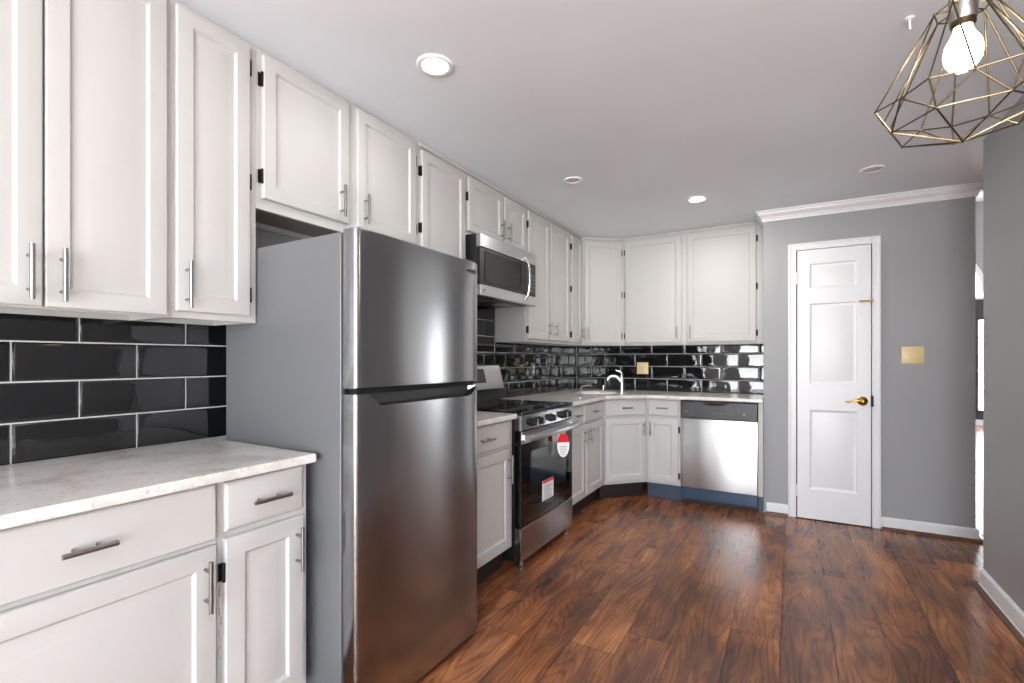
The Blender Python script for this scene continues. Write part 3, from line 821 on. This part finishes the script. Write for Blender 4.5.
# ------------------------------------------------------------------ range
def kitchen_range():
    y0, y1 = 2.4305, 3.1855; w = y1-y0; XR = -1.352
    t = thing('range', 'stainless and black freestanding electric range with oven', 'stove', (XR, y0, 0), LEFT)
    dp = XR-XT-.002
    B(.002, w-.002, .045, dp, .045, .903).build('body', 'black', t)
    tp = MB().box(0, w, -.004, dp-.055, .9035, .9225).build('cooktop', 'cooktop', t, bevel=.005, seg=3)
    for (cx, cy, r) in ((.19, .17, .10), (.56, .17, .085), (.19, .43, .075), (.56, .43, .10)):
        MB().lathe([(r-.003, .9226), (r-.003, .9229), (r, .9229), (r, .9226)], (cx, cy, 0), 36, cap0=False, cap1=False).build('burner_ring', 'charcoal', tp)
    cp = B(.0, w, .0, .0445, .812, .9030).build('control_panel', 'steel', t, bevel=.003)
    for x in (.135, .225, .395, .575, .655):
        k = MB().lathe([(.027, -.0005), (.027, -.008), (.022, -.010), (.020, -.034), (.016, -.037)], (x, 0, .852), 24, 'y'); kk = k.build('knob', 'black', cp)
        kb = k = None
        B(x-.0035, x+.0035, -.043, -.036, .836, .872).build('knob_grip', 'nickel', cp)
    dr = MB().box(.0, w, .002, .0445, .247, .807).build('oven_door', 'blackglass', t, bevel=.004)
    B(.0, w, -.002, .0018, .735, .806).build('door_band', 'steel_light', dr, bevel=.001)
    # the inner window rack glimpsed through the glass
    wn = MB().rings(.12, w-.12, .40, .68, [(0, .0018), (.003, .0008), (.006, .0012)]).build('oven_window', 'screen', dr)
    hb = MB(); n = 16
    for i in range(n+1):
        pass
    prof = []
    hp = [(x, -.045-.012*(1-(2*x/w-1)**2), .772) for x in [w*(.015+.97*i/16) for i in range(17)]]
    mb = MB(); m = 8
    for (x, y, z) in hp:
        for a in range(m):
            th = 2*math.pi*a/m+math.pi/8; mb.v.append((x, y+.010*math.cos(th), z+.020*math.sin(th)))
    for k in range(16):
        for j in range(m): mb.f.append((k*m+j, k*m+(j+1) % m, (k+1)*m+(j+1) % m, (k+1)*m+j))
    mb.f.append(tuple(range(m-1, -1, -1))); mb.f.append(tuple(range(16*m, 17*m)))
    for x in (.02, w-.02-.02): mb.box(x, x+.02, -.045, -.0022, .757, .787)
    mb.build('handle', 'steel_light', dr, sharp=60)
    B(.0, w, .0, .0445, .050, .243).build('storage_drawer', 'steel', t, bevel=.004)
    # label sheet stuck to the glass
    lb = B(.275, .435, -.0008, .0019, .335, .46).build('paper_label', 'paper', dr); lb['label'] = 'white instruction sheet with a red heading stuck on the oven glass'
    B(.275, .435, -.0014, -.0009, .442, .46).build('heading', 'red', dr)
    li = MB()
    for i in range(8): li.box(.290, .420-(i % 3)*.018, -.0014, -.0009, .345+i*.011, .348+i*.011)
    li.build('print_lines', 'ink', dr)
    B(.33, .43, .0004, .0019, .315, .322).build('maker_mark', 'ink', dr)
    for x in (.05, w-.05): MB().lathe([(.020, .001), (.020, .010), (.012, .014), (.012, .046)], (x, .028, 0), 14).build('leveling_foot', 'nickel', t)
    # backguard with slanted steel fascia
    bg = MB().prism([(dp-.075, .9235), (dp-.002, .9235), (dp-.002, 1.01), (dp-.052, 1.01)], .0, w, 'x').build('backguard', 'black', t)
    fa = MB().prism([(dp-.100, 1.035), (dp-.105, 1.010), (dp-.002, 1.000), (dp-.002, 1.190), (dp-.052, 1.190), (dp-.060, 1.186)], .0, w, 'x').build('backguard_fascia', 'steel_light', t, bevel=.004)
    # display on the slanted face
    ns = MB(); 
    def on(zz, off): # y on slanted line
        f = (zz-1.035)/(1.186-1.035); return dp-.100+f*.040-off
    ns.v += [(.25, on(1.06, .001), 1.06), (.52, on(1.06, .001), 1.06), (.52, on(1.16, .001), 1.16), (.25, on(1.16, .001), 1.16),
             (.25, on(1.06, -.006), 1.06), (.52, on(1.06, -.006), 1.06), (.52, on(1.16, -.006), 1.16), (.25, on(1.16, -.006), 1.16)]
    ns.f += [(0,1,2,3), (4,7,6,5), (0,4,5,1), (1,5,6,2), (2,6,7,3), (3,7,4,0)]
    ns.build('display', 'screen', t)
    # hanging tag
    tg = thing('hang_tag', 'oval red and white tag hanging from the oven handle', 'tag', (XR+.046, y0+.490, .742), LEFT-math.radians(48))
    n = 32
    def ell(sel, zc=-.080, a=.042, b=.080):
        out = []
        for i in range(n):
            th = 2*math.pi*i/n; x, z = a*math.cos(th), zc+b*math.sin(th)
            if sel(z): out.append((x, z))
        return out
    zs = -.062
    top = ell(lambda z: z > zs); bot = ell(lambda z: z <= zs)
    x_at = .042*math.sqrt(1-((zs+.080)/.080)**2)
    top = sorted(top, key=lambda p: math.atan2(p[1]+.04, p[0])); bot = sorted(bot, key=lambda p: math.atan2(p[1]+.10, p[0]))
    def poly_obj(pts, name, m):
        c = (sum(p[0] for p in pts)/len(pts), sum(p[1] for p in pts)/len(pts))
        pts = sorted(pts, key=lambda p: math.atan2(p[1]-c[1], p[0]-c[0]))
        MB().prism(pts, -.001, .0005, 'y').build(name, m, tg)
    poly_obj(top+[(x_at, zs), (-x_at, zs)], 'red_part', 'red'); poly_obj(bot+[(x_at, zs), (-x_at, zs)], 'white_part', 'paper')
    li = MB()
    for i in range(6): li.box(-.026+.003*max(0, i-2), .026-.003*max(0, i-2), -.0017, -.0011, -.090-i*.011, -.087-i*.011)
    li.build('print_lines', 'ink', tg)
    MB().path([(0, -.0005, -.003), (0, -.006, .012), (-.01, -.022, .03), (-.008, -.020, .055)], .0012, 6).build('string', 'paper', tg)
kitchen_range()

# ------------------------------------------------------------------ dishwasher
def dishwasher():
    x0, x1 = -.8225, -.2260; w = x1-x0; YD = 4.290
    t = thing('dishwasher', 'stainless steel dishwasher with dark control panel and blue film below', 'dishwasher', (x0, YD, 0))
    B(.004, w-.004, .03, .58, .10, .876).build('body', 'black', t)
    mb = MB()
    mb.rings(.003, w-.003, .14, .728, [(0, .0295), (0, .004), (.002, .001), (.005, 0)])
    mb.build('door_panel', 'steel_light', t)
    cp = B(.003, w-.003, -.003, .0295, .731, .874).build('control_panel', 'charcoal', t, bevel=.004)
    # arched grip: raised dark patch, the recess shade is put into its colour
    g = MB(); pts = []
    for i in range(15):
        a = i/14; pts.append((.18+.20*a, .866-.024*math.sin(math.pi*a)**.7))
    g.prism(pts, -.0052, -.0031, 'y').build('grip_shade_patch', 'gap', cp)
    k = MB()
    for i in range(8): k.box(.26+i*.022, .266+i*.022, -.0042, -.0032, .780-(.006 if i % 3 == 0 else 0), .786)
    k.box(.03, .065, -.0042, -.0032, .785, .790)
    pass
    k.build('button_marks', 'ink', cp)
    MB().lathe([(.006, -.0032), (.006, -.005)], (w-.10, 0, .785), 12, 'y').build('indicator', 'paper', cp)
    fl = B(.003, w-.003, .010, .030, .045, .138).build('toe_panel', 'bluefilm', t); fl['label'] = 'toe panel covered in shiny blue film'
    B(.003, w-.003, .05, .06, .001, .044).build('plinth', 'toe', t)
dishwasher()

# ------------------------------------------------------------------ outlets and switches
def outlet_left(y, label, m='nickel', toggle=False):
    t = thing('wall_outlet' if not toggle else 'light_switch', label, 'outlet' if not toggle else 'light switch', (XT, y, 1.14), LEFT)
    MB().rings(-.036, .036, -.060, .060, [(0, -.0008), (.001, -.004), (.004, -.006)]).build('cover_plate', m, t)
    for z in ((-.021, .021) if not toggle else (0,)):
        r = MB()
        if not toggle: r.rings(-.016, .016, z-.014, z+.014, [(0, -.0062), (.001, -.008)])
        else: r.box(-.005, .005, -.016, -.0062, -.004, .012)
        r.build('socket' if not toggle else 'toggle', 'paper', t)
outlet_left(3.868, 'brushed metal outlet on the left tiled wall, nearer the range')
outlet_left(4.18, 'brushed metal switch on the left tiled wall, nearer the corner', toggle=True)
t = thing('wall_outlet', 'almond outlet and switch plate on the back tiled wall beside the faucet', 'outlet', (-1.305, YT, 1.141))
MB().rings(-.058, .058, -.060, .060, [(0, -.0008), (.001, -.004), (.004, -.006)]).build('cover_plate', 'almond', t)
for z in (-.021, .021): MB().rings(-.040, -.010, z-.014, z+.014, [(0, -.0062), (.001, -.008)]).build('socket', 'almond', t)
B(.020, .030, -.016, -.0062, -.004, .012).build('toggle', 'almond', t)
def on_closet(lx, y, z): v = Matrix.Rotation(PHI, 3, 'Z') @ Vector((lx, y, 0)); return (P0.x+v.x, P0.y+v.y, z)
t = thing('light_switch', 'almond double switch plate on the grey wall right of the closet door', 'light switch', on_closet(.940, 0, 1.260), PHI)
MB().rings(-.064, .064, -.062, .062, [(0, -.0008), (.001, -.004), (.004, -.006)]).build('cover_plate', 'almond', t)
for x in (-.023, .023): B(x-.005, x+.005, -.016, -.0062, -.004, .012).build('toggle', 'almond', t)

# ------------------------------------------------------------------ ceiling fixtures
def lamp_light(name, kind, parent, loc, watts, size, col):
    l = bpy.data.lights.new(name, kind); l.energy = watts; l.color = col
    if kind == 'AREA': l.shape = 'DISK'; l.size = size
    else: l.shadow_soft_size = size
    o = bpy.data.objects.new(name, l); COL.objects.link(o); o.parent = parent; o.location = loc
    return o
def downlight(x, y, r, lit, label, watts=10):
    t = thing('recessed_light', label, 'ceiling light', (x, y, CEIL), 0, 'recessed ceiling lights')
    MB().lathe([(r, -.0005), (r, -.004), (r-.006, -.009), (r*.72, -.006), (r*.70, -.0008)], n=40, cap0=False, cap1=False).build('trim_ring', 'trim', t, sharp=60)
    if lit:
        MB().lathe([(r*.70, -.0015), (r*.55, -.004), (r*.25, -.006), (.002, -.0065)], n=32).build('lens', 'lamp', t)
        lamp_light('downlight_beam', 'AREA', t, (0, 0, -.010), watts, r*1.2, (1, .96, .91))
    else:
        MB().lathe([(r*.70, -.0015), (r*.55, -.003), (r*.3, -.004), (.002, -.004)], n=32).build('lens', 'lamp_off', t)
downlight(-1.241, 1.514, .074, True, 'lit recessed ceiling light nearest the camera, above the refrigerator', 2.2)
downlight(-.600, 3.753, .076, True, 'lit recessed ceiling light near the back wall cabinets')
downlight(-1.246, 2.943, .062, False, 'small unlit round ceiling fitting in front of the microwave')
downlight(.443, 3.714, .068, False, 'unlit round ceiling fitting near the crown moulding')
t = thing('ceiling_hook', 'small white hook screwed in the ceiling left of the pendant', 'hook', (.358, 2.136, CEIL))
MB().lathe([(.014, -.0005), (.014, -.005), (.005, -.007)], n=16).build('plate', 'trim', t)
MB().path([(0, 0, -.004), (0, 0, -.034), (.003, 0, -.040)], [.0045, .0035, .0035], 8).build('hook', 'trim', t)

def pendant():
    cx, cy = .295, 1.27
    t = thing('pendant_lamp', 'geometric brass wire cage pendant lamp with lit bulb', 'pendant lamp', (cx, cy, CEIL))
    zz = lambda z: z-CEIL
    MB().lathe([(.06, -.0005), (.06, -.012), (.045, -.025), (.008, -.03)], n=32).build('ceiling_canopy', 'socket', t)
    MB().path([(0, 0, -.028), (0, 0, zz(1.99))], .003, 8).build('cord', 'black', t)
    MB().lathe([(.010, zz(2.0)), (.020, zz(1.99)), (.022, zz(1.955)), (.022, zz(1.95)), (.022, zz(1.905)), (.0195, zz(1.899))], n=24).build('lamp_socket', 'socket', t)
    MB().lathe([(.020, zz(1.900)), (.020, zz(1.893)), (.016, zz(1.888))], n=24).build('socket_ring', 'bronze', t)
    b = [(.013, 1.895), (.015, 1.882), (.021, 1.868), (.028, 1.854), (.0305, 1.838), (.028, 1.822), (.020, 1.809), (.010, 1.802), (.001, 1.801)]
    MB().lathe([(r, zz(z)) for r, z in b], n=24).build('bulb', 'bulb', t, sharp=80)
    lamp_light('bulb_light', 'POINT', t, (0, 0, zz(1.84)), 14, .034, (1, .94, .87))
    n = 7; a0 = math.radians(-173)
    top = [(.045*math.cos(a0+2*math.pi*(k)/n), .045*math.sin(a0+2*math.pi*k/n), zz(1.925)) for k in range(n)]
    Wv = [(.143*math.cos(a0+2*math.pi*k/n), .143*math.sin(a0+2*math.pi*k/n), zz(1.748)) for k in range(n)]
    Iv = [(.128*math.cos(a0+2*math.pi*(k+.5)/n), .128*math.sin(a0+2*math.pi*(k+.5)/n), zz(1.744)) for k in range(n)]
    Lv = [(.115*math.cos(a0+2*math.pi*k/n), .115*math.sin(a0+2*math.pi*k/n), zz(1.700)) for k in range(n)]
    ap = (0, 0, zz(1.662))
    mb = MB(); R = .0016
    def e(a, b): mb.path([a, b], R, 6)
    for k in range(n):
        j = (k+1) % n
        e(top[k], top[j]); e(top[k], Wv[k]); e(top[k], Iv[k]); e((0, 0, zz(1.93)), top[k])
        e(Wv[k], Iv[k]); e(Iv[k], Wv[j]); e(Lv[k], Wv[k]); e(Lv[k], Iv[k]); e(Iv[k], Lv[j]); e(Lv[k], Lv[j]); e(Lv[k], ap)
    for p in top+Wv+Iv+Lv+[ap]:
        i = len(mb.v); mb.lathe([(.0006, -.003), (.0019, -.0015), (.0023, 0), (.0019, .0015), (.0006, .003)], p, 8)
    mb.build('wire_cage', 'bronze', t, sharp=50)
pendant()
